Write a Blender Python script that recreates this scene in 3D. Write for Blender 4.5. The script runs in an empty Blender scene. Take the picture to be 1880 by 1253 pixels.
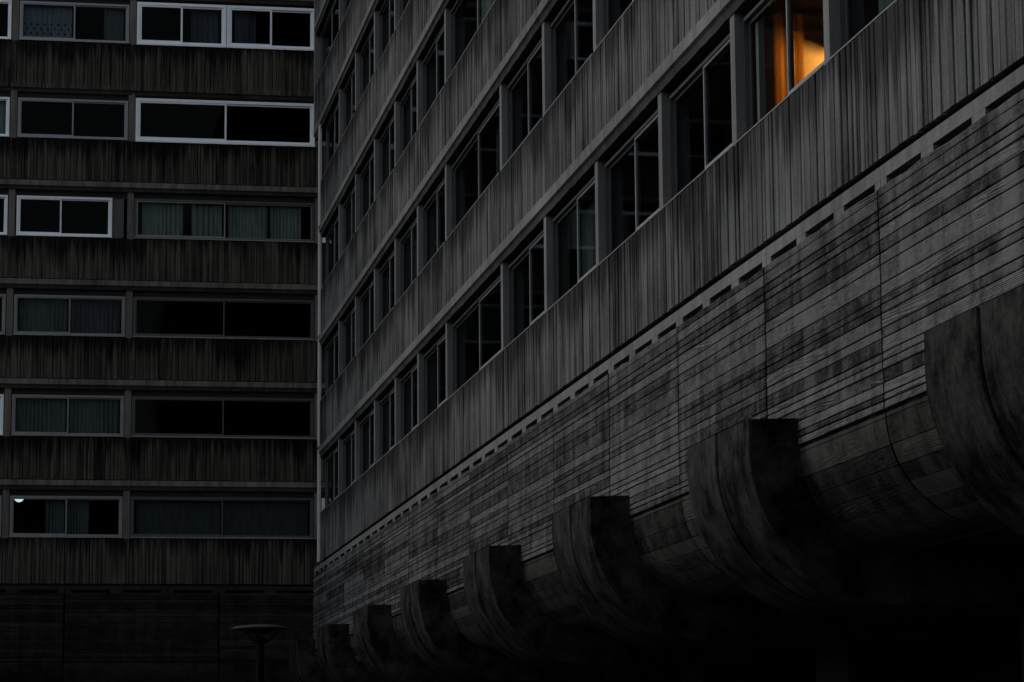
import bpy, math, random
from mathutils import Vector, Matrix

scene = bpy.context.scene
C = scene.collection
R = math.radians

# ---------------------------------------------------------------- camera
EYE = 1.65
PITCH, YAW, ROLL = R(8.759), R(9.851), R(-0.456)
FPX = 5055.8


def setup_camera():
    cam = bpy.data.cameras.new('camera')
    cam.sensor_width = 36.0
    cam.lens = FPX / 1880.0 * 36.0
    cam.clip_start = 0.1
    cam.clip_end = 3000
    ob = bpy.data.objects.new('camera', cam)
    C.objects.link(ob)
    cy, sy, cp, sp = math.cos(YAW), math.sin(YAW), math.cos(PITCH), math.sin(PITCH)
    fwd = Vector((sy * cp, cy * cp, sp))
    right = Vector((cy, -sy, 0))
    up = right.cross(fwd)
    c, s = math.cos(ROLL), math.sin(ROLL)
    r2 = c * right + s * up
    u2 = -s * right + c * up
    m = Matrix((r2, u2, -fwd)).transposed().to_4x4()
    m.translation = (0, 0, EYE)
    ob.matrix_world = m
    scene.camera = ob


setup_camera()

# ---------------------------------------------------------------- sky, sun, exposure
SUN = Vector((-0.48, 0.47, 0.74)).normalized()
world = bpy.data.worlds.new('World')
scene.world = world
world.use_nodes = True
wn = world.node_tree
sky = wn.nodes.new('ShaderNodeTexSky')
sky.sky_type = 'NISHITA'
sky.sun_disc = False
sky.sun_elevation = math.asin(SUN.z)
sky.sun_rotation = math.atan2(SUN.x, SUN.y)
sky.air_density = 1.0
sky.dust_density = 1.6
sky.ozone_density = 1.0
bg = wn.nodes['Background']
bg.inputs['Strength'].default_value = 0.15
# overcast: the blue of the clear sky is mostly greyed out
grey_sky = wn.nodes.new('ShaderNodeHueSaturation')
grey_sky.inputs['Saturation'].default_value = 0.42
wn.links.new(sky.outputs[0], grey_sky.inputs['Color'])
wn.links.new(grey_sky.outputs[0], bg.inputs[0])

sl = bpy.data.lights.new('sun', 'SUN')
sl.energy = 0.74
sl.angle = R(20)
sl.color = (1.0, 0.985, 0.96)
so = bpy.data.objects.new('sun', sl)
C.objects.link(so)
so.rotation_mode = 'QUATERNION'
so.rotation_quaternion = SUN.to_track_quat('Z', 'Y')
so.location = (-60, 40, 80)

vs = scene.view_settings
vs.view_transform = 'Standard'
vs.look = 'None'
vs.gamma = 1
vs.exposure = 0.0
scene.cycles.max_bounces = 6
scene.cycles.diffuse_bounces = 3

# ---------------------------------------------------------------- materials
def nodes_of(name):
    m = bpy.data.materials.new(name)
    m.use_nodes = True
    nt = m.node_tree
    return m, nt, nt.nodes['Principled BSDF']


class G:
    """small helper for writing node graphs"""
    def __init__(self, nt):
        self.nt = nt

    def n(self, kind, **kw):
        x = self.nt.nodes.new(kind)
        for k, v in kw.items():
            setattr(x, k, v)
        return x

    def put(self, sock, v):
        if isinstance(v, bpy.types.NodeSocket):
            self.nt.links.new(v, sock)
        else:
            sock.default_value = v

    def math(self, op, a, b=0.0, clamp=False):
        x = self.n('ShaderNodeMath', operation=op, use_clamp=clamp)
        self.put(x.inputs[0], a)
        self.put(x.inputs[1], b)
        return x.outputs[0]

    def ramp(self, v, lo, hi, a=0.0, b=1.0):
        x = self.n('ShaderNodeMapRange', clamp=True)
        for i, w in enumerate((v, lo, hi, a, b)):
            self.put(x.inputs[i], w)
        return x.outputs[0]

    def scale(self, vec, s):
        x = self.n('ShaderNodeMapping')
        self.put(x.inputs['Vector'], vec)
        x.inputs['Scale'].default_value = s
        return x.outputs[0]

    def noise(self, vec, scale, detail=2.0, rough=0.55, dist=0.0):
        x = self.n('ShaderNodeTexNoise')
        self.put(x.inputs['Vector'], vec)
        x.inputs['Scale'].default_value = scale
        x.inputs['Detail'].default_value = detail
        x.inputs['Roughness'].default_value = rough
        x.inputs['Distortion'].default_value = dist
        return x.outputs[0]

    def combine(self, a, b, c):
        x = self.n('ShaderNodeCombineXYZ')
        for i, w in enumerate((a, b, c)):
            self.put(x.inputs[i], w)
        return x.outputs[0]

    def mixc(self, f, a, b):
        x = self.n('ShaderNodeMix', data_type='RGBA')
        self.put(x.inputs[0], f)
        for s, w in ((x.inputs[6], a), (x.inputs[7], b)):
            if isinstance(w, tuple):
                s.default_value = (*w, 1)
            else:
                self.put(s, w)
        return x.outputs[2]

    def attr(self, name):
        return self.n('ShaderNodeAttribute', attribute_name=name).outputs['Fac']

    def pos(self):
        return self.n('ShaderNodeNewGeometry').outputs['Position']


def concrete(name, base, dark, streak=0.5, tone=0.35, bump=0.3, blotch=0.5, stain=0.0, sill0=None, freq=6.0):
    """cast concrete: cloudy blotches, vertical rain streaks, pores, one tone per cast board"""
    m, nt, b = nodes_of(name)
    g = G(nt)
    P = g.pos()
    big = g.noise(g.scale(P, (.35, .35, .6)), 1.0, 4, .6)
    mid = g.noise(g.scale(P, (1.7, 1.7, 1.1)), 1.0, 5, .65)
    run = g.noise(g.scale(P, (freq, freq, .30)), 1.0, 4, .68)
    fine = g.noise(P, 38.0, 3, .7)
    f = g.math('MULTIPLY', g.ramp(big, .32, .68), blotch * .6)
    f = g.math('ADD', f, g.math('MULTIPLY', g.ramp(mid, .3, .72), blotch * .5))
    f = g.math('ADD', f, g.math('MULTIPLY', g.ramp(run, .36, .66), streak))
    f = g.math('ADD', f, g.math('MULTIPLY', g.math('SUBTRACT', g.attr('tone'), .5), tone * 2))
    f = g.math('ADD', f, g.math('MULTIPLY', g.math('SUBTRACT', fine, .5), .8))
    lo, hi = 0.05, blotch * 1.0 + streak * .85
    f = g.ramp(f, lo, hi)
    col = g.mixc(f, dark, base)
    if stain > 0:
        # soot running down from the sill in tongues of uneven length
        z = g.n('ShaderNodeSeparateXYZ')
        g.put(z.inputs[0], P)
        h = g.math('SUBTRACT', z.outputs[2], sill0)
        h = g.math('MODULO', g.math('ADD', h, 29.42), 2.942)     # height above the last sill
        down = g.math('SUBTRACT', 2.942, h)                      # distance below the sill
        tongue = g.noise(g.scale(P, (7.0, 7.0, .12)), 1.0, 3, .7)
        wide = g.noise(g.scale(P, (.9, .9, .2)), 1.0, 2, .6)
        ln = g.math('ADD', g.ramp(tongue, .3, .75, 0.0, .9), g.ramp(wide, .35, .7, -.25, .45))
        s = g.ramp(g.math('SUBTRACT', ln, down), -.12, .3, 0.0, stain)
        col = g.mixc(s, col, tuple(c * .38 for c in dark))
    g.put(b.inputs['Base Color'], col)
    b.inputs['Roughness'].default_value = .95
    b.inputs['Specular IOR Level'].default_value = .04
    bp = g.n('ShaderNodeBump')
    bp.inputs['Strength'].default_value = bump
    bp.inputs['Distance'].default_value = .012
    g.put(bp.inputs['Height'], g.math('ADD', g.noise(P, 22.0, 4, .7), g.math('MULTIPLY', run, .6)))
    g.put(b.inputs['Normal'], bp.outputs[0])
    return m


def board_concrete(name, base, dark, grain=1.0):
    """concrete cast against planks: uv = metres along and across the planks"""
    m, nt, b = nodes_of(name)
    g = G(nt)
    uv = g.n('ShaderNodeUVMap').outputs[0]
    sep = g.n('ShaderNodeSeparateXYZ')
    g.put(sep.inputs[0], uv)
    u, v = sep.outputs[0], sep.outputs[1]
    t = g.attr('tone')
    t100 = g.math('MULTIPLY', t, 83.0)
    P = g.pos()
    vec = g.combine(g.math('ADD', g.math('MULTIPLY', u, .26), t100), g.math('MULTIPLY', v, 4.2), t100)
    cath = g.noise(vec, 1.0, 1.0, .5, .1)
    rings = g.math('SINE', g.math('MULTIPLY', cath, 120.0), 0)
    fib = g.noise(g.combine(g.math('MULTIPLY', u, 1.3), g.math('MULTIPLY', v, 60.0), t100), 1.0, 2, .6)
    where = g.ramp(g.noise(g.combine(g.math('MULTIPLY', u, .8), g.math('MULTIPLY', v, 2.0), t100), 1.0, 2, .6), .5, .62, .12, 1.0)
    h = g.math('MULTIPLY', g.math('ADD', g.math('MULTIPLY', rings, .32), g.math('MULTIPLY', fib, 1.5)), where)
    blot = g.noise(g.scale(P, (2.3, 2.3, 4.2)), 1.0, 6, .74)
    run = g.noise(g.scale(P, (5.0, 5.0, .3)), 1.0, 4, .68)
    fine = g.noise(P, 26.0, 4, .75)
    f = g.math('MULTIPLY', g.ramp(blot, .36, .64), .55)
    f = g.math('ADD', f, g.math('MULTIPLY', g.ramp(run, .34, .7), .42))
    f = g.math('ADD', f, g.math('MULTIPLY', g.math('SUBTRACT', t, .5), .6))
    f = g.math('ADD', f, g.math('MULTIPLY', g.math('SUBTRACT', fine, .5), 1.25))
    col = g.mixc(g.ramp(f, .05, .95), dark, base)
    # pale lime runs
    lime = g.noise(g.scale(P, (1.1, 1.1, .05)), 1.0, 1, .5)
    col = g.mixc(g.ramp(lime, .66, .72, 0, .4), col, tuple(c * 1.25 for c in base))
    g.put(b.inputs['Base Color'], col)
    b.inputs['Roughness'].default_value = .9
    b.inputs['Specular IOR Level'].default_value = .05
    bp = g.n('ShaderNodeBump')
    bp.inputs['Strength'].default_value = 1.0 * grain
    bp.inputs['Distance'].default_value = .013
    g.put(bp.inputs['Height'], h)
    b2 = g.n('ShaderNodeBump')
    b2.inputs['Strength'].default_value = .3
    b2.inputs['Distance'].default_value = .01
    g.put(b2.inputs['Height'], fine)
    g.put(b2.inputs['Normal'], bp.outputs[0])
    g.put(b.inputs['Normal'], b2.outputs[0])
    return m


def corbel_concrete(name, base, dark):
    m, nt, b = nodes_of(name)
    g = G(nt)
    uv = g.n('ShaderNodeUVMap').outputs[0]
    P = g.pos()
    run = g.noise(g.scale(uv, (8.0, .8, 1)), 1.0, 5, .7)
    mid = g.noise(P, 2.0, 6, .72)
    pits = g.noise(g.scale(uv, (13.0, 2.2, 1)), 1.0, 3, .65)
    fine = g.noise(P, 30.0, 3, .7)
    f = g.math('ADD', g.math('MULTIPLY', g.ramp(run, .34, .68), .3), g.math('MULTIPLY', g.ramp(mid, .36, .66), .75))
    f = g.math('ADD', f, g.math('MULTIPLY', g.math('SUBTRACT', fine, .5), .5))
    col = g.mixc(g.ramp(f, .22, .9), dark, base)
    col = g.mixc(g.ramp(pits, .6, .68, 0, .5), col, tuple(c * .4 for c in dark))
    g.put(b.inputs['Base Color'], col)
    b.inputs['Roughness'].default_value = .95
    b.inputs['Specular IOR Level'].default_value = .03
    bp = g.n('ShaderNodeBump')
    bp.inputs['Strength'].default_value = .4
    bp.inputs['Distance'].default_value = .012
    g.put(bp.inputs['Height'], g.math('ADD', fine, g.math('MULTIPLY', run, .8)))
    g.put(b.inputs['Normal'], bp.outputs[0])
    return m


def painted(name, col, rough=.45, grime=.35, metal=0.0, spec=.5):
    m, nt, b = nodes_of(name)
    g = G(nt)
    P = g.pos()
    f = g.ramp(g.noise(g.scale(P, (3, 3, 1.3)), 1.0, 4, .65), .35, .7, 0, grime)
    f2 = g.ramp(g.noise(P, 26, 2, .6), .55, .75, 0, grime * .6)
    c = g.mixc(g.math('MAXIMUM', f, f2), col, tuple(x * .45 for x in col))
    g.put(b.inputs['Base Color'], c)
    b.inputs['Roughness'].default_value = rough
    b.inputs['Metallic'].default_value = metal
    b.inputs['Specular IOR Level'].default_value = spec
    return m


def glass(name, tint):
    m = bpy.data.materials.new(name)
    m.use_nodes = True
    nt = m.node_tree
    nt.nodes.remove(nt.nodes['Principled BSDF'])
    g = G(nt)
    tr = g.n('ShaderNodeBsdfTransparent')
    tr.inputs[0].default_value = (*tint, 1)
    gl = g.n('ShaderNodeBsdfGlossy')
    gl.inputs['Roughness'].default_value = .03
    gl.inputs[0].default_value = (.26, .27, .265, 1)
    geo = g.n('ShaderNodeNewGeometry')
    dt = g.n('ShaderNodeVectorMath', operation='DOT_PRODUCT')
    nt.links.new(geo.outputs['Normal'], dt.inputs[0])
    nt.links.new(geo.outputs['Incoming'], dt.inputs[1])
    cs = g.math('SUBTRACT', 1.0, g.math('ABSOLUTE', dt.outputs['Value'], 0), True)
    fr = g.math('ADD', .010, g.math('MULTIPLY', g.math('POWER', cs, 5.0), .9))
    bp = g.n('ShaderNodeBump')
    bp.inputs['Strength'].default_value = .03
    bp.inputs['Distance'].default_value = .02
    g.put(bp.inputs['Height'], g.noise(g.pos(), 1.1, 2, .5))
    g.put(gl.inputs['Normal'], bp.outputs[0])
    mx = g.n('ShaderNodeMixShader')
    g.put(mx.inputs[0], fr)
    nt.links.new(tr.outputs[0], mx.inputs[1])
    nt.links.new(gl.outputs[0], mx.inputs[2])
    nt.links.new(mx.outputs[0], nt.nodes['Material Output'].inputs[0])
    return m


def cloth(name, col, trans=.3, dots=False, stripes=0.0):
    m, nt, b = nodes_of(name)
    g = G(nt)
    uv = g.n('ShaderNodeUVMap').outputs[0]
    weave = g.noise(g.scale(uv, (9, 1.2, 1)), 1.0, 3, .6)
    c = g.mixc(g.ramp(weave, .35, .7), tuple(x * .6 for x in col), col)
    if stripes:
        sp = g.n('ShaderNodeSeparateXYZ')
        g.put(sp.inputs[0], uv)
        s = g.math('SINE', g.math('MULTIPLY', sp.outputs[0], stripes), 0)
        c = g.mixc(g.ramp(s, .2, .8, 0, .6), c, tuple(x * .25 for x in col))
    if dots:
        sp = g.n('ShaderNodeSeparateXYZ')
        g.put(sp.inputs[0], uv)
        u, v = sp.outputs[0], sp.outputs[1]
        row = g.math('FLOOR', g.math('DIVIDE', v, .14), 0)
        fu = g.math('SUBTRACT', g.math('FRACT', g.math('ADD', g.math('DIVIDE', u, .2), g.math('MULTIPLY', row, .5)), 0), .5)
        fv = g.math('SUBTRACT', g.math('FRACT', g.math('DIVIDE', v, .14), 0), .5)
        d = g.math('ADD', g.math('POWER', g.math('MULTIPLY', fu, .2), 2), g.math('POWER', g.math('MULTIPLY', fv, .14), 2))
        inside = g.math('MULTIPLY', g.math('LESS_THAN', d, .0011), g.math('LESS_THAN', v, .55))
        c = g.mixc(inside, c, (.02, .03, .07))
    g.put(b.inputs['Base Color'], c)
    b.inputs['Roughness'].default_value = .9
    b.inputs['Specular IOR Level'].default_value = .1
    if trans > 0:
        tl = g.n('ShaderNodeBsdfTranslucent')
        g.put(tl.inputs[0], c)
        mx = g.n('ShaderNodeMixShader')
        mx.inputs[0].default_value = trans
        nt.links.new(b.outputs[0], mx.inputs[1])
        nt.links.new(tl.outputs[0], mx.inputs[2])
        nt.links.new(mx.outputs[0], nt.nodes['Material Output'].inputs[0])
    return m


def emitter(name, col, k):
    m, nt, b = nodes_of(name)
    b.inputs['Base Color'].default_value = (.8, .8, .8, 1)
    b.inputs['Emission Color'].default_value = (*col, 1)
    b.inputs['Emission Strength'].default_value = k
    return m


def plain(name, col, rough=.8, noise=.3):
    m, nt, b = nodes_of(name)
    g = G(nt)
    f = g.noise(g.pos(), 3.0, 5, .65)
    g.put(b.inputs['Base Color'], g.mixc(g.ramp(f, .3, .7), tuple(c * (1 - noise) for c in col), col))
    b.inputs['Roughness'].default_value = rough
    b.inputs['Specular IOR Level'].default_value = .08
    return m


M = {}
M['rib'] = concrete('ribbed_concrete', (.152, .1505, .147), (.013, .0128, .0122), .5, .35, .6, .75, .75, 6.53 + EYE, 13.0)
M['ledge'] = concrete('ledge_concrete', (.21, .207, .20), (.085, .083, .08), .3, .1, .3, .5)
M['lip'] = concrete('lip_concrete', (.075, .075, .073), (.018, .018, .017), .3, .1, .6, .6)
M['pier'] = concrete('pier_concrete', (.20, .197, .19), (.11, .108, .104), .3, .1, .2, .4)
M['pale'] = concrete('pale_corner_concrete', (.52, .51, .49), (.36, .35, .335), .2, .1, .2, .3)
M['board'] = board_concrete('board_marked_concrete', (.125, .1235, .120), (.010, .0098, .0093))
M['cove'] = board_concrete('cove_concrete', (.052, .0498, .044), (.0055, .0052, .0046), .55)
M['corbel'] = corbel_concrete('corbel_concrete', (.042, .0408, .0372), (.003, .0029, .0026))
M['rib_l'] = concrete('sooty_ribbed_concrete', (.108, .096, .079), (.005, .0045, .0038), .95, .2, .35, .45, .8, 6.58 + EYE, 14.0)
M['ledge_l'] = concrete('sooty_ledge_concrete', (.21, .192, .165), (.045, .041, .035), .5, .1, .3, .5)
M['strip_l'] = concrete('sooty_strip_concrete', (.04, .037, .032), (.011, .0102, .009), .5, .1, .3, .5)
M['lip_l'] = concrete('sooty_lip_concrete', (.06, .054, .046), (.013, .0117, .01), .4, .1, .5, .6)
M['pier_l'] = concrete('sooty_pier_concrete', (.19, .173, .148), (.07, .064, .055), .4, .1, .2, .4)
M['board_l'] = board_concrete('shaded_board_marked_concrete', (.034, .0318, .028), (.007, .0066, .0058), .7)  # dark colour stands in for light fading toward the foot of the block
M['white'] = painted('white_window_frame', (.84, .88, .90), .4, .18)
M['grey'] = painted('grey_window_frame', (.22, .217, .212), .45, .45)
M['bronze'] = painted('dark_window_frame', (.06, .062, .065), .5, .4)
M['alu'] = painted('aluminium_frame', (.27, .275, .285), .4, .35)
M['glass'] = glass('window_glass', (.62, .70, .72))
M['void'] = plain('dark_interior', (.035, .033, .03))
M['roof'] = plain('roof_gravel', (.12, .12, .12))
M['ground'] = plain('wet_asphalt', (.028, .028, .03), .7, .5)
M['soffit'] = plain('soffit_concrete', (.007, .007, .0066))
M['lamp'] = painted('lamp_metal', (.006, .006, .006), .8, .3, 0, .03)
M['lamp_top'] = painted('lamp_lid', (.010, .010, .010), .6, .3, 0, .1)
M['weed'] = plain('weed_leaf', (.05, .06, .03))
M['plaster'] = plain('warm_plaster', (.45, .38, .28), .9, .2)
M['cl_blue'] = cloth('pale_blue_net', (.44, .45, .40), .3)
M['cl_teal'] = cloth('grey_teal_net', (.19, .205, .185), .3)
M['cl_dot'] = cloth('dotted_cloth', (.28, .31, .33), .2, dots=True)
M['cl_dark'] = cloth('dark_cloth', (.12, .12, .13), .2)
M['cl_olive'] = cloth('olive_striped_cloth', (.30, .27, .15), .3, stripes=60)
M['cl_warm'] = cloth('warm_orange_cloth', (.80, .50, .20), .75, stripes=52)  # dark stripes paint the shade of its folds into the colour
M['blind'] = cloth('grey_blind_fabric', (.10, .103, .09), .1)
M['bulb'] = emitter('lamp_glow', (1.0, .40, .08), 3500.0)
M['cool'] = emitter('cool_lamp_glow', (.7, .95, .95), 1.2)

# ---------------------------------------------------------------- mesh helpers
class MB:
    def __init__(self):
        self.v, self.f, self.uv, self.t = [], [], [], []

    def face(self, pts, uv=None, tone=.5):
        i = len(self.v)
        self.v += [tuple(p) for p in pts]
        self.f.append(tuple(range(i, i + len(pts))))
        self.uv += list(uv) if uv else [(0, 0)] * len(pts)
        self.t.append(tone)

    def box(self, P, u0, u1, n0, n1, z0, z1, tone=.5):
        q = lambda a, b, c: P(a, b, c)
        a = [q(u0, n0, z0), q(u1, n0, z0), q(u1, n1, z0), q(u0, n1, z0), q(u0, n0, z1), q(u1, n0, z1), q(u1, n1, z1), q(u0, n1, z1)]
        w, h = abs(u1 - u0), abs(z1 - z0)
        for ids in ((0, 1, 2, 3), (4, 7, 6, 5), (0, 4, 5, 1), (2, 6, 7, 3), (0, 3, 7, 4), (1, 5, 6, 2)):
            pts = [a[k] for k in ids]
            uvs = [((u0, u1)[k in (1, 2, 5, 6)], (z0, z1)[k > 3]) for k in ids]
            self.face(pts, uvs, tone)

    def build(self, name, mat, parent=None, smooth=False):
        me = bpy.data.meshes.new(name)
        me.from_pydata(self.v, [], self.f)
        uvl = me.uv_layers.new(name='UVMap')
        k = 0
        flat = []
        for p in me.polygons:
            for li in p.loop_indices:
                flat += list(self.uv[me.loops[li].vertex_index])
        uvl.data.foreach_set('uv', flat)
        at = me.attributes.new('tone', 'FLOAT', 'FACE')
        at.data.foreach_set('value', self.t)
        me.materials.append(mat)
        if smooth:
            for p in me.polygons:
                p.use_smooth = True
        o = bpy.data.objects.new(name, me)
        C.objects.link(o)
        if parent:
            o.parent = parent
            if parent.type == 'EMPTY':
                o.matrix_parent_inverse = Matrix.Translation(-world_loc(parent))
        return o


def world_loc(o):
    v = Vector((0, 0, 0))
    while o:
        v += o.location
        o = o.parent
    return v


def empty(name, loc):
    o = bpy.data.objects.new(name, None)
    o.empty_display_size = .3
    o.location = loc
    C.objects.link(o)
    return o


def tag(o, label, cat, group=None, kind=None):
    if label:
        o['label'] = label
    if cat:
        o['category'] = cat
    if group:
        o['group'] = group
    if kind:
        o['kind'] = kind
    return o


# facade frames: u runs along the wall, n stands out of it, z is height above the eye
XR, YL = 7.3, 80.34
def PR(u, n, z):
    return (XR - n, u, z + EYE)
def PL(u, n, z):
    return (u, YL - n, z + EYE)


FL = 2.942
T0, T1 = 5.211, 8.265                 # top of the base strip, first ledge
def ledge_z(k):                       # k = 2.. : top of the ledge that carries the panels of storey k
    return T1 + (k - 2) * FL

# ---------------------------------------------------------------- facade pieces
def ribs(P, u0, u1, z0, z1, rnd, n0=.02, depth=.05, gap=.024, widths=(.07, .09, .11, .13, .16, .20), groove=(.024, .052)):
    """one cast panel: upright boards of uneven width and depth with open grooves, solid behind"""
    mb = MB()
    segs = []
    u = u0 + gap
    edge = True
    while u < u1 - gap:
        w = rnd.choice(widths) * rnd.uniform(.85, 1.15)
        e = min(u + w, u1 - gap)
        if u1 - gap - e < .06:
            e = u1 - gap
        n = n0 + rnd.uniform(-.005, .005)
        if edge or e == u1 - gap:
            n = n0 + .007
        edge = False
        segs.append((u, e, n, rnd.random()))
        u = e + (rnd.uniform(*groove) if rnd.random() < .72 else rnd.uniform(.004, .009))
    back = n0 - depth
    shade = rnd.uniform(-.14, .14)
    segs = [(a, b, n, t * .75 + .125 + shade) for a, b, n, t in segs]
    zt = z1
    prev = None
    for i, (a, b, n, t) in enumerate(segs):
        za, zb = z0 + rnd.uniform(-.004, .006), z1 + rnd.uniform(-.002, .002)
        c = .006
        prof = [(a, back), (a, n - c), (a + c, n), (b - c, n), (b, n - c), (b, back)]
        for (p0, q0), (p1, q1) in zip(prof, prof[1:]):
            mb.face([P(p0, q0, za), P(p1, q1, za), P(p1, q1, zb), P(p0, q0, zb)], [(p0, za), (p1, za), (p1, zb), (p0, zb)], t)
        mb.face([P(p, q, za) for p, q in prof], None, t)
        mb.face([P(p, q, zb) for p, q in prof], None, t)
    mb.box(P, u0 + gap * .5, u1 - gap * .5, back - .12, back, z0 + .004, z1 - .004, 0.0)
    return mb


def ledge(P, u0, u1, zt, rnd, n=.06):
    """fascia under the panel: pale strip, with a rough darker lip below it"""
    a = MB()
    a.box(P, u0, u1, -.28, n, zt - .165, zt - .012)
    b = MB()
    k = max(2, int((u1 - u0) / .22))
    us = [u0 + (u1 - u0) * i / k for i in range(k + 1)]
    lo = [zt - .292 + rnd.uniform(-.005, .005) for _ in us]
    nn = [n - .03 + rnd.uniform(-.004, .004) for _ in us]
    for i in range(k):
        p, q = us[i], us[i + 1]
        t = .5
        f = [(n - .004, zt - .166), (nn[i], zt - .2), (nn[i] - .012, lo[i]), (-.26, lo[i])]
        h = [(n - .004, zt - .166), (nn[i + 1], zt - .2), (nn[i + 1] - .012, lo[i + 1]), (-.26, lo[i + 1])]
        for j in range(3):
            b.face([P(p, *f[j]), P(q, *h[j]), P(q, *h[j + 1]), P(p, *f[j + 1])], None, t)
    return a, b


BOARD_Z = [5.005, 4.926, 4.811, 4.731, 4.654, 4.539, 4.429, 4.319, 4.151, 4.028, 3.964, 3.887, 3.758, 3.668, 3.538, 3.47, 3.394, 3.276, 3.184, 3.12, 3.045]


def board_panel(P, u0, u1, rnd, n0=.03, zs=BOARD_Z):
    """wall panel cast against level planks; each plank stands a little differently"""
    mb = MB()
    gap = .024
    u0, u1 = u0 + gap, u1 - gap
    off = rnd.uniform(-.002, .002)
    row = random.Random(77)
    nu = max(2, int((u1 - u0) / .35))
    us = [u0 + (u1 - u0) * i / nu for i in range(nu + 1)]
    back = n0 - .05
    for zt, zb in zip(zs, zs[1:]):
        n = n0 + off + row.uniform(-.004, .004) + rnd.uniform(-.0015, .0015)
        t = rnd.random()
        g1, g2 = row.choice((.002, .004, .007)), row.choice((.002, .003, .005))
        tilt = row.uniform(-.001, .0045)
        top_j = [rnd.uniform(-.002, .002) for _ in us]
        if zt == zs[0]:
            top_j = [rnd.uniform(-.012, .012) for _ in us]
        for i in range(nu):
            a, b = us[i], us[i + 1]
            za, zb_ = zt - g1 + top_j[i], zt - g1 + top_j[i + 1]
            l = zb + g2
            pr_a = [(back, za), (n - .008, za), (n, za - .011), (n + tilt, l + .006), (n + tilt - .005, l), (back, l)]
            pr_b = [(back, zb_), (n - .008, zb_), (n, zb_ - .011), (n + tilt, l + .006), (n + tilt - .005, l), (back, l)]
            for j in range(5):
                mb.face([P(a, *pr_a[j]), P(b, *pr_b[j]), P(b, *pr_b[j + 1]), P(a, *pr_a[j + 1])],
                        [(a, pr_a[j][1]), (b, pr_b[j][1]), (b, pr_b[j + 1][1]), (a, pr_a[j + 1][1])], t)
        for w in (u0, u1):
            mb.face([P(w, back, zt - g1), P(w, n, zt - g1), P(w, n + tilt, zb + g2), P(w, back, zb + g2)], None, t)
    mb.box(P, u0 + .002, u1 - .002, back - .2, back - .001, zs[-1] - .01, zs[0] - .012, 0.0)
    return mb


CC_N, CC_Z, CR = -.985, 3.018, 1.0         # centre of the cove, one metre behind the wall face


def cove_panel(P, u0, u1, rnd, z_first=3.02):
    """wall turning under the building in a quarter round, cast against wider planks"""
    mb = MB()
    gap = .02
    u0, u1 = u0 + gap, u1 - gap
    angs = [0.0]
    lengths = [.045, .24, .19, .17, .2, .19, .18, .2, .19]
    for L in lengths:
        angs.append(angs[-1] + L / CR)
    angs = [min(a, R(92)) for a in angs]
    v = 0
    for a0, a1 in zip(angs, angs[1:]):
        if a1 - a0 < .01:
            break
        t = rnd.random()
        r = CR + rnd.uniform(-.003, .003)
        g = .004
        sub = 5
        aa = [a0 + g + (a1 - a0 - 2 * g) * i / sub for i in range(sub + 1)]
        pts = [(CR - .06, aa[0])] + [(r, x) for x in aa] + [(CR - .06, aa[-1])]
        for (ra, xa), (rb, xb) in zip(pts, pts[1:]):
            qa = (CC_N + ra * math.cos(xa), CC_Z - ra * math.sin(xa))
            qb = (CC_N + rb * math.cos(xb), CC_Z - rb * math.sin(xb))
            mb.face([P(u0, *qa), P(u1, *qa), P(u1, *qb), P(u0, *qb)], [(u0, -xa), (u1, -xa), (u1, -xb), (u0, -xb)], t)
    # backing behind the plank grooves
    for i in range(12):
        xa, xb = R(92) * i / 12, R(92) * (i + 1) / 12
        r = CR - .058
        qa = (CC_N + r * math.cos(xa), CC_Z - r * math.sin(xa))
        qb = (CC_N + r * math.cos(xb), CC_Z - r * math.sin(xb))
        mb.face([P(u0 - gap, *qa), P(u1 + gap, *qa), P(u1 + gap, *qb), P(u0 - gap, *qb)], None, .05)
    return mb


def vent_panel(P, u0, u1, nslots=3, z0=5.0, z1=T0, side=.1):
    """plain strip above the planks with low vent slots cut through it"""
    mb = MB()
    g = .008
    u0, u1 = u0 + g, u1 - g
    w = u1 - u0
    zt, zb = z0 + .088, z0 - .01
    pitch = w / nslots
    mb.box(P, u0, u1, -.25, 0.0, zt, z1)
    cuts = []
    for i in range(nslots):
        c = u0 + pitch * (i + .5)
        cuts.append((c - pitch * .375, c + pitch * .375))
    x = u0
    for a, b in cuts + [(u1, None)]:
        mb.box(P, x, a, -.25, -.0015, zb, zt)
        x = b
    return mb


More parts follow.
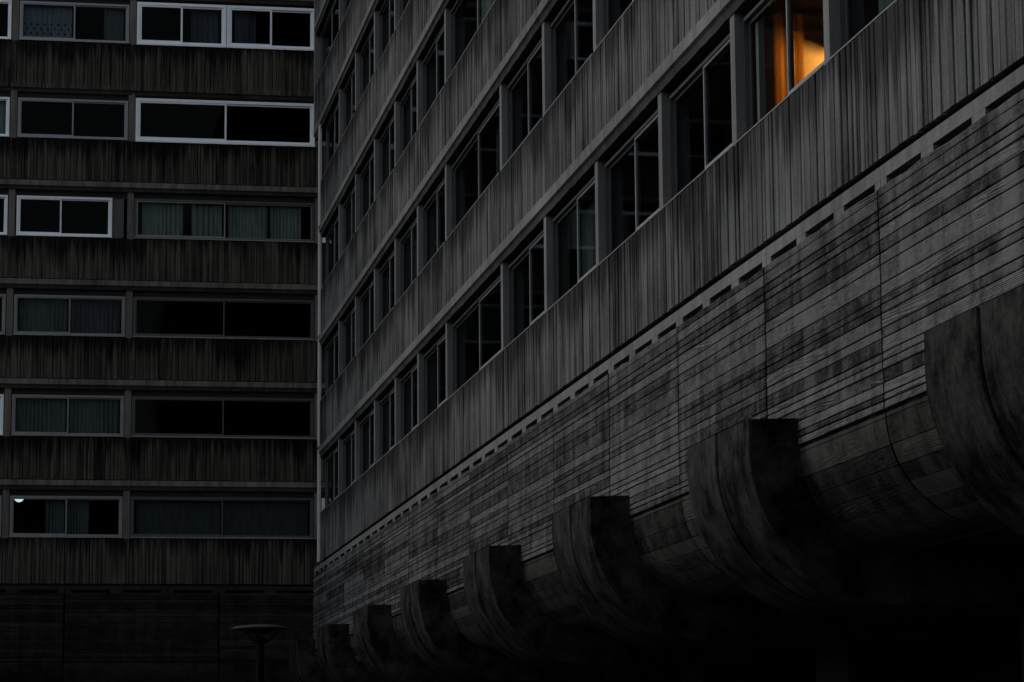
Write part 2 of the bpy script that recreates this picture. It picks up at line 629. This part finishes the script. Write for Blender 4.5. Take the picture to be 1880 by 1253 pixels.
def corbel_mesh(uc, half=1.26, R0=1.51):
    """twin curved bracket: upright at the top, sweeping back under the building"""
    mb = MB()
    top = 3.295
    def prof(Rr, topz, front):
        o = [(front, topz), (front, topz - .1), (front, CC_Z)]
        o += [(CC_N + Rr * math.cos(R(a)), CC_Z - Rr * math.sin(R(a))) for a in range(3, 91, 3)]
        return o + [(CC_N - 1.2, CC_Z - Rr), (CC_N - 3.0, CC_Z - Rr)]
    def inner():
        i = [(CC_N + .93 * math.cos(R(a)), CC_Z - .93 * math.sin(R(a))) for a in range(90, 0, -8)]
        i = [(CC_N - 3.0, CC_Z - .93), (CC_N - 1.2, CC_Z - .93)] + i
        return i + [(-.07, top + .02)]
    jr = random.Random(int(uc * 10))
    for s0, s1, dr in ((-half, -.022, 0.0), (.022, half, .008), (-.022, .022, -.05)):
        prev = {s0: 0.0, s1: 0.0}
        Rr = R0 + dr
        o = prof(Rr, top - (.06 if dr < -.01 else 0), CC_N + Rr)
        v = 0.0
        c = .014
        for (n0, z0), (n1, z1) in zip(o, o[1:]):
            L = math.hypot(n1 - n0, z1 - z0)
            mb.face([PR(uc + s0 + c, n0, z0), PR(uc + s1 - c, n0, z0), PR(uc + s1 - c, n1, z1), PR(uc + s0 + c, n1, z1)],
                    [(uc + s0, v), (uc + s1, v), (uc + s1, v + L), (uc + s0, v + L)])
            # chamfered edges
            for e, d in ((s0, 1), (s1, -1)):
                f = lambda n, z, k: (CC_N + (n - CC_N) * (1 - k), CC_Z + (z - CC_Z) * (1 - k)) if z < CC_Z else (n - k * 1.5, z)
                k0, k1 = prev[e], .006 + .012 * jr.random() ** 2
                prev[e] = k1
                m0, m1 = f(n0, z0, max(k0, .006)), f(n1, z1, k1)
                mb.face([PR(uc + e, *m0), PR(uc + e + d * c, n0, z0), PR(uc + e + d * c, n1, z1), PR(uc + e, *m1)],
                        [(uc + e, v), (uc + e, v), (uc + e, v + L), (uc + e, v + L)])
            v += L
        inn = inner()
        oo = [(n - .012, z) for n, z in o]
        # side cheeks, as quads between outer and inner outline
        k = len(oo)
        ii = list(reversed(inn))
        inn_r = [ii[min(len(ii) - 1, int(j * (len(ii) - 1) / (k - 1) + .5))] for j in range(k)]
        for e in (s0, s1):
            for j in range(k - 1):
                a, b, d2, c2 = oo[j], oo[j + 1], inn_r[j + 1], inn_r[j]
                pts = [PR(uc + e, *a), PR(uc + e, *b), PR(uc + e, *d2)] + ([PR(uc + e, *c2)] if c2 != d2 else [])
                uvs = [a, b, d2] + ([c2] if c2 != d2 else [])
                mb.face(pts, [(q[0] * .3, q[1]) for q in uvs])
        mb.face([PR(uc + s0, o[0][0], o[0][1]), PR(uc + s1, o[0][0], o[0][1]), PR(uc + s1, -.07, top + .02), PR(uc + s0, -.07, top + .02)])
    return mb


# ---------------------------------------------------------------- windows
def window(P, parent, u0, u1, z0, z1, frame='grey', fw=.06, n=-.14, splits=(.5,), sash='alu', near_white=False,
           sill='grey', sill_n=.0, sill_h=.03, sash_w=.04, latch=False, sill_z=-.012):
    """sliding window: outer frame > sill, sashes, panes"""
    f = MB()
    d = .1
    f.box(P, u0, u1, n - d, n, z1 - fw, z1)
    f.box(P, u0, u1, n - d, n, z0, z0 + fw)
    f.box(P, u0, u0 + fw, n - d, n - .002, z0 + fw, z1 - fw)
    f.box(P, u1 - fw, u1, n - d, n - .002, z0 + fw, z1 - fw)
    # inner track
    f.box(P, u0 + fw, u1 - fw, n - d + .002, n - .05, z0 + fw, z0 + fw + .018)
    f.box(P, u0 + fw, u0 + fw + .018, n - d + .002, n - .052, z0 + fw + .018, z1 - fw)
    f.box(P, u1 - fw - .018, u1 - fw, n - d + .002, n - .052, z0 + fw + .018, z1 - fw)
    w = f.build('window', M[frame], parent)
    if sill:
        s = MB()
        s.box(P, u0 - .004, u1 + .004, n + .002, sill_n, z0 + sill_z, z0 + sill_z + sill_h)
        s.build('sill', M[sill], w)
    a, b = u0 + fw, u1 - fw
    cuts = [a] + [a + (b - a) * k for k in splits] + [b]
    zb, zt = z0 + fw, z1 - fw
    for i in range(len(cuts) - 1):
        c, e = cuts[i], cuts[i + 1]
        off = -.018 if i % 2 == 0 else -.055
        c, e = c + .006, e - .006
        if i > 0:
            c -= sash_w * .5
        if i < len(cuts) - 2:
            e += sash_w * .5
        s = MB()
        q0, q1 = n + off - .03, n + off
        rail = sash_w * (1.5 if i % 2 == 0 else 1.0)
        s.box(P, c, e, q0, q1, zb + .001, zb + rail)
        s.box(P, c, e, q0, q1, zt - sash_w, zt - .001)
        s.box(P, c, c + sash_w, q0, q1 - .001, zb + rail, zt - sash_w)
        s.box(P, e - sash_w, e, q0, q1 - .001, zb + rail, zt - sash_w)
        so_ = s.build('sash', M[sash if i % 2 == 0 or near_white else frame], w)
        g = MB()
        m = q0 + .015
        g.face([P(c + sash_w, m, zb + rail), P(e - sash_w, m, zb + rail), P(e - sash_w, m, zt - sash_w), P(c + sash_w, m, zt - sash_w)])
        g.build('pane', M['glass'], w)
        if latch and i == 0:
            h = MB()
            h.box(P, c + sash_w + .02, c + sash_w + .16, q1 + .0, q1 + .05, zb + rail + .12, zb + rail + .17)
            h.box(P, c + sash_w + .02, c + sash_w + .13, q1 + .0, q1 + .06, zb + rail + .02, zb + rail + .075)
            h.build('vent', M['white'], w)
    return w


def curtain(P, u0, u1, z0, z1, mat, label, n=-.34, fold=.11, amp=.025, seed=0, name='curtain', cat='curtain', group=None, taper=0.0):
    rnd = random.Random(seed)
    if fold < 1:
        fold *= rnd.uniform(.7, 1.5)
        amp *= rnd.uniform(.8, 1.4)
    mb = MB()
    k = max(8, int((u1 - u0) / .022))
    hs = 7
    ph = rnd.uniform(0, 6)
    def pt(i, j):
        s, t = i / k, j / hs
        u = u0 + (u1 - u0) * s
        uu = u + taper * (1 - t) * (s - .5)
        wob = math.sin(ph + 2 * math.pi * (u - u0) / fold + 2.2 * math.sin(3.7 * (u - u0) + ph) + .5 * t * math.sin(9 * (u - u0)))
        wob = wob * (.55 + .45 * math.sin(5.3 * (u - u0) + 2 * ph))
        return P(uu, n + amp * wob * (.7 + .5 * (1 - t)), z0 + (z1 - z0) * t), (u - u0, (z1 - z0) * t)
    for i in range(k):
        for j in range(hs):
            a, b, c, d = pt(i, j), pt(i + 1, j), pt(i + 1, j + 1), pt(i, j + 1)
            mb.face([a[0], b[0], c[0], d[0]], [a[1], b[1], c[1], d[1]])
    o = mb.build(name, M[mat], None, True)
    c = Vector(P((u0 + u1) / 2, n, z0))
    o.data.transform(Matrix.Translation(-c))
    o.location = c
    tag(o, label, cat, group)
    return o


# ---------------------------------------------------------------- ground
gm = MB()
gm.face([(-400, -400, 0), (400, -400, 0), (400, 500, 0), (-400, 500, 0)])
tag(gm.build('ground', M['ground']), None, None, None, 'structure')

# ---------------------------------------------------------------- the long building on the right
rb = empty('concrete_building', (XR + 7, 36, 0))
tag(rb, 'long grey concrete block with slanting rows of windows, plank-cast base and curved brackets', 'building')
rnd = random.Random(4)
Y_NEAR, Y_END, Y_BASE = -13.0, 71.45, 72.95
PIERS = [-9.0, -5.2, -1.4, 2.4, 6.2, 10.0, 13.72, 17.25, 20.80, 24.38, 27.91, 31.43, 35.25, 39.03, 42.85, 48.92, 52.70, 56.15, 59.70, 63.40, 67.0]
ROWS = 7
TOP = ledge_z(ROWS + 1)

PIERS = [y + .08 for y in PIERS]
# storey panels, ledges
CUTS = [Y_NEAR, -5.2, 2.4, 10.0, 13.72, 20.82, 28.25, 35.40, 42.85, 48.95, 56.15, 63.40]
for k in range(1, ROWS + 1):
    zb = T0 + .055 if k == 1 else ledge_z(k) + .012
    zs = 6.53 + (k - 1) * FL
    end = Y_END if k < 5 else Y_BASE
    cc = CUTS + [end]
    for a, b in zip(cc, cc[1:]):
        ribs(PR, a, b, zb, zs, rnd).build('spandrel_panel', M['rib'], rb)
        if k > 1:
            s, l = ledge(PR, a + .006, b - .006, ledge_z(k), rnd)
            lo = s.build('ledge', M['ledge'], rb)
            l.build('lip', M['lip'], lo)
# piers between the windows (run behind the panels)
for i, y in enumerate(PIERS):
    p = MB()
    p.box(PR, y - .095, y + .095, -.34, .004, T0 + .1, TOP)
    p.build('pier', M['pier'], rb)
for (za, zb_, ye) in ((T0 + .06, ledge_z(5) - .3, Y_END), ):
    for k in range(1, 5):
        p = MB()
        lo = T0 + .06 if k == 1 else ledge_z(k) + .03
        p.box(PR, Y_END - .12, Y_END + .34, .0, .05, lo, ledge_z(k + 1) - .03)
        p.build('corner_pier', M['pale'], rb)
p = MB()
p.box(PR, Y_BASE - .02, Y_BASE + .25, -.3, .03, ledge_z(5) + .0, TOP)
p.build('corner_pier', M['pier'], rb)

# windows of the right building
bays = list(zip(PIERS, PIERS[1:])) + [(PIERS[-1], Y_END)]
bays = [b for b in bays if b[0] > 13]
wr = random.Random(11)
for k in range(1, ROWS):
    z0 = 6.60 + (k - 1) * FL
    z1 = ledge_z(k + 1) - .36
    for (a, b) in bays:
        ya, yb = a + .11, b - .11
        if b == Y_END:
            yb = (Y_END if k < 5 else Y_BASE) - .3
        st = wr.random()
        far = a > 48
        window(PR, rb, ya, yb, z0, z1, frame='bronze', fw=.04, n=-.085,
               splits=(.5,) if b - a < 5 else (.49,), sash='alu', sill='alu' if st < .4 else 'grey', sill_n=.022, sill_z=-.062, sill_h=.014, sash_w=.034,
               latch=(a > 55 and wr.random() < .45))
# lintel band behind the ledges, floor slabs, rooms
for k in range(1, ROWS + 1):
    lz = ledge_z(k + 1)
    end = Y_END if k < 5 else Y_BASE
    l = MB()
    l.box(PR, Y_NEAR, end - .01, -.36, -.24, lz - .38, lz - .02)
    l.build('lintel', M['void'], rb)  # near-black material stands in for the shade under the ledge
    s = MB()
    s.box(PR, Y_NEAR, end - .02, -13.5, -.37, lz - .3, lz + .02)
    s.build('floor_slab', M['void'], rb)
b = MB()
b.box(PR, Y_NEAR, Y_END - .05, -4.6, -4.3, T0, TOP)
b.build('corridor_wall', M['void'], rb)
b = MB()
b.box(PR, Y_NEAR - .02, Y_BASE, -14, -.2, TOP, TOP + .35)
b.build('roof', M['roof'], rb)
b = MB()
b.box(PR, Y_NEAR, Y_END - .03, -14, -13.6, 0 - EYE, TOP)
b.box(PR, Y_END - .02, Y_END + .3, -14, -.31, T0 + .1, ledge_z(5) - .31)
b.box(PR, Y_BASE - .3, Y_BASE, -14, -.31, ledge_z(5) - .3, TOP)
b.box(PR, Y_END, Y_BASE - .31, -14, -.31, ledge_z(5) - .33, ledge_z(5) - .302)
b.box(PR, Y_NEAR - .3, Y_NEAR - .01, -14, -.02, 2.0, TOP)
b.build('side_wall', M['lip'], rb)
# unseen block added behind the viewer to hold back sky light and reflections
WY = -16.0
def PW(u, n, z):
    return (u, WY + n, z + EYE)
b = MB()
b.box(PW, -46, XR + 14, -12, -.06, 2.0, ledge_z(5))
b.box(PW, -46, XR + 14, -12, -3.0, -EYE, 2.0)
for k in range(1, 5):
    zb = T0 if k == 1 else ledge_z(k) - .29
    b.box(PW, -46, XR + 13.9, -.059, .05, zb, 6.53 + (k - 1) * FL)
b.build('added_wing', M['rib'], rb)
# parapet
b = ribs(PR, Y_NEAR, Y_BASE, TOP + .35, TOP + 1.2, rnd)
b.build('parapet', M['rib'], rb)

# the plank-cast base
PAN = 3.881
J0 = 22.94
edges = [J0 + PAN * i for i in range(-9, 13)] + [Y_BASE]
for a, b in zip(edges, edges[1:]):
    vent_panel(PR, a, b, 3 if b - a > 3 else 1).build('vent_strip', M['ledge'], rb)
    board_panel(PR, a - .012, b - .012, rnd).build('plank_wall', M['board'], rb)
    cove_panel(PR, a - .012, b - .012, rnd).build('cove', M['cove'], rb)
e = MB()
e.box(PR, Y_BASE - .005, Y_BASE + .2, -.9, .0, 2.95, T0 - .01)
e.build('base_end', M['board'], rb)
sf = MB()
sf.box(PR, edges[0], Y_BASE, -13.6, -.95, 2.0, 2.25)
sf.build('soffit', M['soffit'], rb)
for i in range(-2, 7):
    uc = 26.95 + 7.762 * i - (.16 if i == -1 else 0)
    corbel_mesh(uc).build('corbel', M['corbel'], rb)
    c = MB()
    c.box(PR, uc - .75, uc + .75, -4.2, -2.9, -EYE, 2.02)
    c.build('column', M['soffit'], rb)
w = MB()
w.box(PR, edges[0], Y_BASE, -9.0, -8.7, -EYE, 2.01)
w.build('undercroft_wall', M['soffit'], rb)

# ---------------------------------------------------------------- the building across the end
lb = empty('concrete_building', (-8, YL + 6, 0))
tag(lb, 'sooty brown concrete block across the end with wide window bands and white frames', 'building')
rnd = random.Random(21)
X0, X1 = -30.0, 22.0
COLS = [-24.4, -21.0, -17.6, -14.2, -10.8, -7.4, -4.25, -.87, 2.575, 8.13, 11.6, 15.1, 18.6]
LROWS = 10  # topmost storeys are unseen, added so the block shades the long facade's far end
LTOP = ledge_z(LROWS + 1)
LC = [X0, -21.0, -14.2, -7.4, -.93, 2.58, 8.16, 15.1, X1]
for k in range(1, LROWS + 1):
    zb = T0 + .05 if k == 1 else ledge_z(k) + .012
    zs = 6.56 + (k - 1) * FL
    for a, b in zip(LC, LC[1:]):
        lower = zb
        if k == 6:
            lower = ledge_z(k) - .165            # one band of panels has no plain strip under it
        ribs(PL, a, b, lower, zs, rnd, n0=.03, depth=.045, widths=(.06, .08, .10, .13, .16), groove=(.012, .028)).build('spandrel_panel', M['rib_l'], lb)
        if k > 1:
            s, l = ledge(PL, a + .006, b - .006, ledge_z(k), rnd, .055 if k != 6 else .01)
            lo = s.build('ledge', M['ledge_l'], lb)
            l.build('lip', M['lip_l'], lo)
for x in COLS:
    p = MB()
    p.box(PL, x - .095, x + .095, -.34, -.03, T0 + .1, LTOP)
    p.build('pier', M['pier_l'], lb)
for k in range(1, LROWS + 1):
    lz = ledge_z(k + 1)
    l = MB()
    l.box(PL, X0, X1, -.36, -.12, lz - .48, lz - .02)
    l.build('lintel', M['void'], lb)  # shade beneath the ledge is put in by the near-black material
    s = MB()
    s.box(PL, X0, X1, -11.5, -.37, lz - .3, lz + .02)
    s.build('floor_slab', M['void'], lb)
b = MB()
b.box(PL, X0, X1, -4.6, -4.3, T0, LTOP)
b.build('corridor_wall', M['void'], lb)
b = MB()
b.box(PL, X0, X1, -12, -.2, LTOP, LTOP + .35)
b.build('roof', M['roof'], lb)
b = MB()
b.box(PL, X0, X1, -12, -11.6, -EYE, LTOP)
b.box(PL, X0 - .3, X0 - .01, -12, -.02, -EYE, LTOP)
b.box(PL, X1 + .01, X1 + .3, -12, -.02, -EYE, LTOP)
b.build('side_wall', M['lip_l'], lb)
ribs(PL, X0, X1, LTOP + .35, LTOP + 1.2, rnd).build('parapet', M['rib_l'], lb)
LP = 4.42
ledges = [.84 + LP * i for i in range(-6, 5)]
for a, b in zip(ledges, ledges[1:]):
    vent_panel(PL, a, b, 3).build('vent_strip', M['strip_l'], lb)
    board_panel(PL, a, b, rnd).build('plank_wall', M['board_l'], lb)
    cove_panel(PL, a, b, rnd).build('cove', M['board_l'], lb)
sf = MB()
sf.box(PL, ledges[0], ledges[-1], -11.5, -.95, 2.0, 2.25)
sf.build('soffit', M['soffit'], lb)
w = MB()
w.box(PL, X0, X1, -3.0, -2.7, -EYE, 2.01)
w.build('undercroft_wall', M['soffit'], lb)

# windows of the end building: (storey, bay) -> look
def lw(k, a, b, **kw):
    z0 = 6.60 + (k - 1) * FL
    z1 = ledge_z(k + 1) - .47
    d = dict(frame='grey', fw=.06, n=-.05, sash='grey', sill='grey', sill_n=.035, sill_h=.035, near_white=True, sash_w=.036)
    d.update(kw)
    z1 += d.pop('dz1', 0)
    z0 += d.pop('dz0', 0)
    return window(PL, lb, a, b, z0, z1, **d)

N0, N1 = -.75, 2.46
W0, W1 = 2.69, 8.01
for k in range(1, LROWS):
    for a, b in zip(COLS, COLS[1:]):
        if a < -12 or a > 12:
            continue
        if abs(a + .87) < .01 or abs(a - 2.575) < .01:
            continue
        white = (abs(a + 4.25) < .01 and k in (2, 4, 5, 6)) or rnd.random() < .15
        lw(k, a + .12, b - .12, frame='white' if white else 'grey', sash='white' if white else 'grey', sill='white' if white else 'grey')
# narrow bay
lw(1, N0, N1)
lw(2, N0, N1)
lw(3, N0, N1)
lw(4, N0 + .02, N1 - .42, frame='white', sash='white', sill='white', splits=(.46,), fw=.07)
p4 = MB()
p4.box(PL, N1 - .41, N1 - .12, -.16, -.12, 6.6 + 3 * FL, ledge_z(5) - .47)
p4.box(PL, N1 - .115, N1 - .08, -.16, -.02, 6.6 + 3 * FL, ledge_z(5) - .47)
p4.build('infill_panel', M['bronze'], lb)
lw(5, N0, N1, frame='alu', sash='alu', sill='alu')
lw(6, N0, N1, frame='alu', sash='alu', sill='alu')
lw(7, N0, N1)
# wide bay
lw(1, W0, W1, frame='bronze', sash='bronze')
lw(2, W0, W1, frame='bronze', sash='bronze')
lw(3, W0, W1, frame='bronze', sash='bronze')
lw(4, W0, W1, frame='bronze', sash='grey')
lw(5, W0, W1, frame='white', sash='white', sill='white', fw=.085, n=.0, sill_n=.075, sill_h=.06, sash_w=.05, dz1=.09, dz0=-.04)
hl = MB()
for i in range(5):
    x = W0 + .22 + .262 * i
    hl.box(PL, x - .016, x + .016, .001, .004, 6.60 + 4 * FL - .04 + .052, 6.60 + 4 * FL - .04 + .074)
hl.build('drain_slots', M['void'], lb)
lw(6, W0, 5.345, frame='white', sash='white', sill='white', fw=.085, n=.0, sill_n=.075, sill_h=.06, sash_w=.05, dz1=.09, dz0=-.03)
lw(6, 5.365, W1, frame='white', sash='white', sill='white', fw=.085, n=.0, sill_n=.075, sill_h=.06, sash_w=.05, dz1=.09, dz0=-.03)
lw(7, W0, W1)

# ---------------------------------------------------------------- curtains and blinds
def lz(k):
    return 6.66 + (k - 1) * FL, ledge_z(k + 1) - .5

cur = 'curtains in the windows of the end building'
spec = [
    (6, -.62, .78, 'cl_dot', 'blue grey curtain with rows of dark dots along its hem'),
    (6, 1.72, 2.30, 'cl_teal', 'narrow gathered curtain in the right pane beside the dotted curtain'),
    (6, 4.30, 5.12, 'cl_dark', 'dark drawn curtain in the first white double window of the top row'),
    (6, 5.62, 6.25, 'cl_dark', 'dark gathered curtain in the last white window of the top row'),
    (5, -2.6, -1.05, 'cl_blue', 'pale blue curtain at the left edge of the picture, second row from the top'),
    (4, 2.92, 4.12, 'cl_blue', 'pale curtain at the left end of the wide window with four pale curtains'),
    (4, 4.38, 5.28, 'cl_blue', 'pale curtain left of the middle post in the wide window with four pale curtains'),
    (4, 5.46, 6.62, 'cl_blue', 'pale curtain right of the middle post in the wide window with four pale curtains'),
    (4, 6.70, 7.62, 'cl_blue', 'pale curtain near the right end of the wide window with four pale curtains'),
    (3, -.60, .78, 'cl_teal', 'streaky net curtain in the left pane, narrow window below the white one'),
    (3, .88, 2.30, 'cl_dark', 'dim net curtain in the right pane, narrow window below the white one'),
    (2, -.62, .78, 'cl_teal', 'net curtain with a bright left edge, fifth narrow window from the top'),
    (2, .88, 2.30, 'cl_teal', 'patterned net curtain in the right pane, fifth narrow window from the top'),
    (1, .25, .80, 'cl_teal', 'thin teal curtain in the lowest narrow window left of its post'),
    (1, .88, 1.50, 'cl_teal', 'thin teal curtain in the lowest narrow window right of its post'),
]
for i, (k, a, b, mat, lab) in enumerate(spec):
    za, zb = lz(k)
    curtain(PL, a, b, za, zb, mat, lab, seed=i, group=cur, n=-.26)
za, zb = lz(1)
curtain(PL, 2.86, 5.30, za + .05, zb, 'blind', 'grey roller blind in the left half of the lowest wide window', n=-.24, amp=.002, fold=3, seed=40, name='roller_blind', cat='blind', group='roller blinds in the lowest wide window')
curtain(PL, 5.40, 7.86, za, zb, 'blind', 'grey roller blind in the right half of the lowest wide window', n=-.24, amp=.002, fold=3, seed=41, name='roller_blind', cat='blind', group='roller blinds in the lowest wide window')

rc = 'curtains in the windows of the long building'
def rz(k):
    return 6.62 + (k - 1) * FL, ledge_z(k + 1) - .43
za, zb = rz(1)
def PX(u, n, z):                       # a sheet hanging across the room, seen from the yard side
    return (u, 27.52 - n, z + EYE)
curtain(PX, 7.60, 7.95, za - .02, zb + .05, 'cl_warm', 'folded orange curtain glowing at the left of the lit window', n=0.0, fold=.12, amp=.04, seed=61, group=rc)
curtain(PR, 31.75, 33.10, za, zb, 'cl_olive', 'olive striped curtain two windows left of the lit window', seed=62, group=rc)
curtain(PR, 21.3, 23.9, za, zb, 'cl_teal', 'grey curtain in the window cut off by the top edge, right of the lit window', seed=63, group=rc)
za, zb = rz(2)
curtain(PR, 39.6, 40.6, za + .3, zb, 'cl_teal', 'short pale curtain in the second row window right of the wide window', seed=64, group=rc)
curtain(PR, 49.3, 50.4, za, zb, 'cl_blue', 'blue curtain in the second row window left of the wide window', seed=65, group=rc)

za, zb = rz(1)
curtain(PR, 36.0, 38.0, za + .25, zb, 'cl_teal', 'grey curtain in the first row window halfway along the facade', seed=66, group=rc)
za, zb = rz(2)
curtain(PR, 43.4, 45.4, za + .2, zb, 'cl_teal', 'dim grey curtain in the wide window of the second row', seed=67, group=rc)
curtain(PR, 54.7, 55.7, za, zb, 'cl_teal', 'narrow grey curtain in the second row, two windows left of the wide one', seed=68, group=rc)
za, zb = rz(3)
curtain(PR, 45.6, 46.8, za, zb, 'cl_blue', 'pale strip of curtain in the wide window of the third row', seed=69, group=rc)

# the lit room: a lamp standing behind the curtains, walls that catch its light
def wall_lamp():
    c0 = Vector((8.78, 27.33, 7.36 + EYE))
    t = empty('wall_lamp', c0)
    tag(t, 'warm wall lamp lighting the amber wall behind the lit window', 'lamp')
    def lathe(name, prof, mat, axis_up=True):
        mb = MB()
        k = 24
        for (r0, h0), (r1, h1) in zip(prof, prof[1:]):
            for i in range(k):
                a, b = 2 * math.pi * i / k, 2 * math.pi * (i + 1) / k
                mb.face([(c0.x + r0 * math.cos(a), c0.y + r0 * math.sin(a), c0.z + h0), (c0.x + r0 * math.cos(b), c0.y + r0 * math.sin(b), c0.z + h0),
                         (c0.x + r1 * math.cos(b), c0.y + r1 * math.sin(b), c0.z + h1), (c0.x + r1 * math.cos(a), c0.y + r1 * math.sin(a), c0.z + h1)])
        return mb.build(name, mat, t, True)
    lathe('lamp_glow', [(.001, -.05), (.025, -.048), (.03, 0), (.025, .048), (.001, .05)], M['bulb'])
    lathe('lamp_hood', [(.001, .066), (.29, .066), (.29, .074), (.001, .085)], M['lamp'])
    lathe('lamp_dish', [(.001, -.066), (.055, -.066), (.055, -.074), (.001, -.08)], M['lamp'])
    m = MB()
    m.box(lambda u, n, z: (u, n, z + EYE), c0.x - .015, c0.x + .015, c0.y + .02, 27.64, 7.30, 7.325)
    m.build('bracket', M['lamp'], t)


wall_lamp()
r = MB()
r.box(lambda u, n, z: (u, n, z + EYE), XR + .19, XR + 4.4, 27.645, 27.75, 5.4, 7.95)
r.build('room_wall', M['plaster'], rb)
r = MB()
r.box(lambda u, n, z: (u, n, z + EYE), XR + .37, XR + 4.4, 24.33, 24.43, 5.4, 7.95)
r.build('room_divider', M['void'], rb)
r = MB()
r.box(lambda u, n, z: (u, n, z + EYE), XR + .19, XR + .29, 27.40, 27.64, 5.4, 7.95)
r.build('room_post', M['void'], rb)

# a small lit ceiling lamp seen through the lowest narrow window of the end building
cl = MB()
cz = ledge_z(2) - .50
for i in range(14):
    a, b = math.pi * i / 14, math.pi * (i + 1) / 14
    for dn0, dn1, s0, s1 in ((0, .05, .0, .75), (.05, .10, .75, 1.0), (.10, .16, 1.0, .7)):
        q = lambda t, dn, s: PL(-.50 - .14 * s * math.cos(t), -.45 + dn, cz - .13 * s * math.sin(t))
        cl.face([q(a, dn0, s0), q(b, dn0, s0), q(b, dn1, s1), q(a, dn1, s1)])
cl.face([PL(-.50 - .10 * math.cos(math.pi * i / 14), -.29, cz - .09 * math.sin(math.pi * i / 14)) for i in range(15)])
tag(cl.build('ceiling_lamp', M['cool']), 'small white lamp shining at the top left of the lowest narrow window', 'lamp')

# ---------------------------------------------------------------- street lamp in the yard
def street_lamp(x, y):
    t = empty('street_lamp', (x, y, 0))
    tag(t, 'dark mushroom street lamp with flat round hood in front of the end building', 'street lamp')
    def ring(mb, prof, cx=x, cy=y, s=40):
        for (r0, h0), (r1, h1) in zip(prof, prof[1:]):
            for i in range(s):
                a, b = 2 * math.pi * i / s, 2 * math.pi * (i + 1) / s
                mb.face([(cx + r0 * math.cos(a), cy + r0 * math.sin(a), h0), (cx + r0 * math.cos(b), cy + r0 * math.sin(b), h0),
                         (cx + r1 * math.cos(b), cy + r1 * math.sin(b), h1), (cx + r1 * math.cos(a), cy + r1 * math.sin(a), h1)])
    H = 2.25 + EYE
    m = MB(); ring(m, [(.09, 0), (.09, .5), (.064, .55), (.064, H - .27), (.10, H - .20), (.06, H - .16), (.001, H - .15)])
    m.build('pole', M['lamp'], t, True)
    m = MB(); ring(m, [(.001, H + .045), (.2, H + .038), (.4, H + .015), (.472, H - .012), (.478, H - .028), (.46, H - .034), (.3, H - .05), (.001, H - .055)])
    m.build('hood', M['lamp_top'], t, True)
    m = MB(); ring(m, [(.001, H - .056), (.2, H - .057), (.21, H - .075), (.12, H - .11), (.001, H - .12)])
    m.build('lamp_lens', M['lamp'], t, True)
    for j in range(3):
        ang = R(15 + 120 * j)
        m = MB()
        pts = []
        for i in range(9):
            s = i / 8
            r = .05 + .27 * s
            h = H - .27 + .22 * (s ** 1.6)
            pts.append((r, h))
        ca, sa = math.cos(ang), math.sin(ang)
        wv = .016
        def q(r, h, e, d):
            return (x + r * ca - e * sa, y + r * sa + e * ca, h + d)
        for (r0, h0), (r1, h1) in zip(pts, pts[1:]):
            for (e0, d0), (e1, d1) in (((-wv, 0), (wv, 0)), ((wv, 0), (wv, .03)), ((wv, .03), (-wv, .03)), ((-wv, .03), (-wv, 0))):
                m.face([q(r0, h0, e0, d0), q(r0, h0, e1, d1), q(r1, h1, e1, d1), q(r1, h1, e0, d0)])
        m.build('arm', M['lamp'], t)


street_lamp(3.625, 45.0)

# ---------------------------------------------------------------- weeds on the bracket tops
def weed(y, n, h, count, seed, label):
    r = random.Random(seed)
    mb = MB()
    bx, by, bz = PR(y, n, 3.29)
    for i in range(count):
        a = r.uniform(0, 2 * math.pi)
        lean = r.uniform(.1, .8)
        L = h * r.uniform(.5, 1.1)
        w = .006 + .006 * r.random()
        ox, oy = r.uniform(-.03, .03), r.uniform(-.08, .08)
        pts = []
        for s in (0, .35, .7, 1.0):
            d = lean * L * s * s
            pts.append((ox + d * math.cos(a), oy + d * math.sin(a), L * s * (1 - .25 * lean * s), w * (1 - s * .9)))
        for p, q in zip(pts, pts[1:]):
            px, py = -math.sin(a), math.cos(a)
            mb.face([(p[0] - px * p[3], p[1] - py * p[3], p[2]), (p[0] + px * p[3], p[1] + py * p[3], p[2]),
                     (q[0] + px * q[3], q[1] + py * q[3], q[2]), (q[0] - px * q[3], q[1] - py * q[3], q[2])])
    o = mb.build('weed', M['weed'])
    o.location = (bx, by, bz)
    tag(o, label, 'weed', 'weeds on the curved brackets')


weed(25.95, .46, .10, 26, 1, 'dry weed tuft at the front corner of the second curved bracket from the right')
weed(26.95, .48, .08, 14, 2, 'tiny weed in the groove on top of the second curved bracket from the right')
weed(19.05, .47, .07, 16, 4, 'small weed above the groove of the big bracket at the right edge')
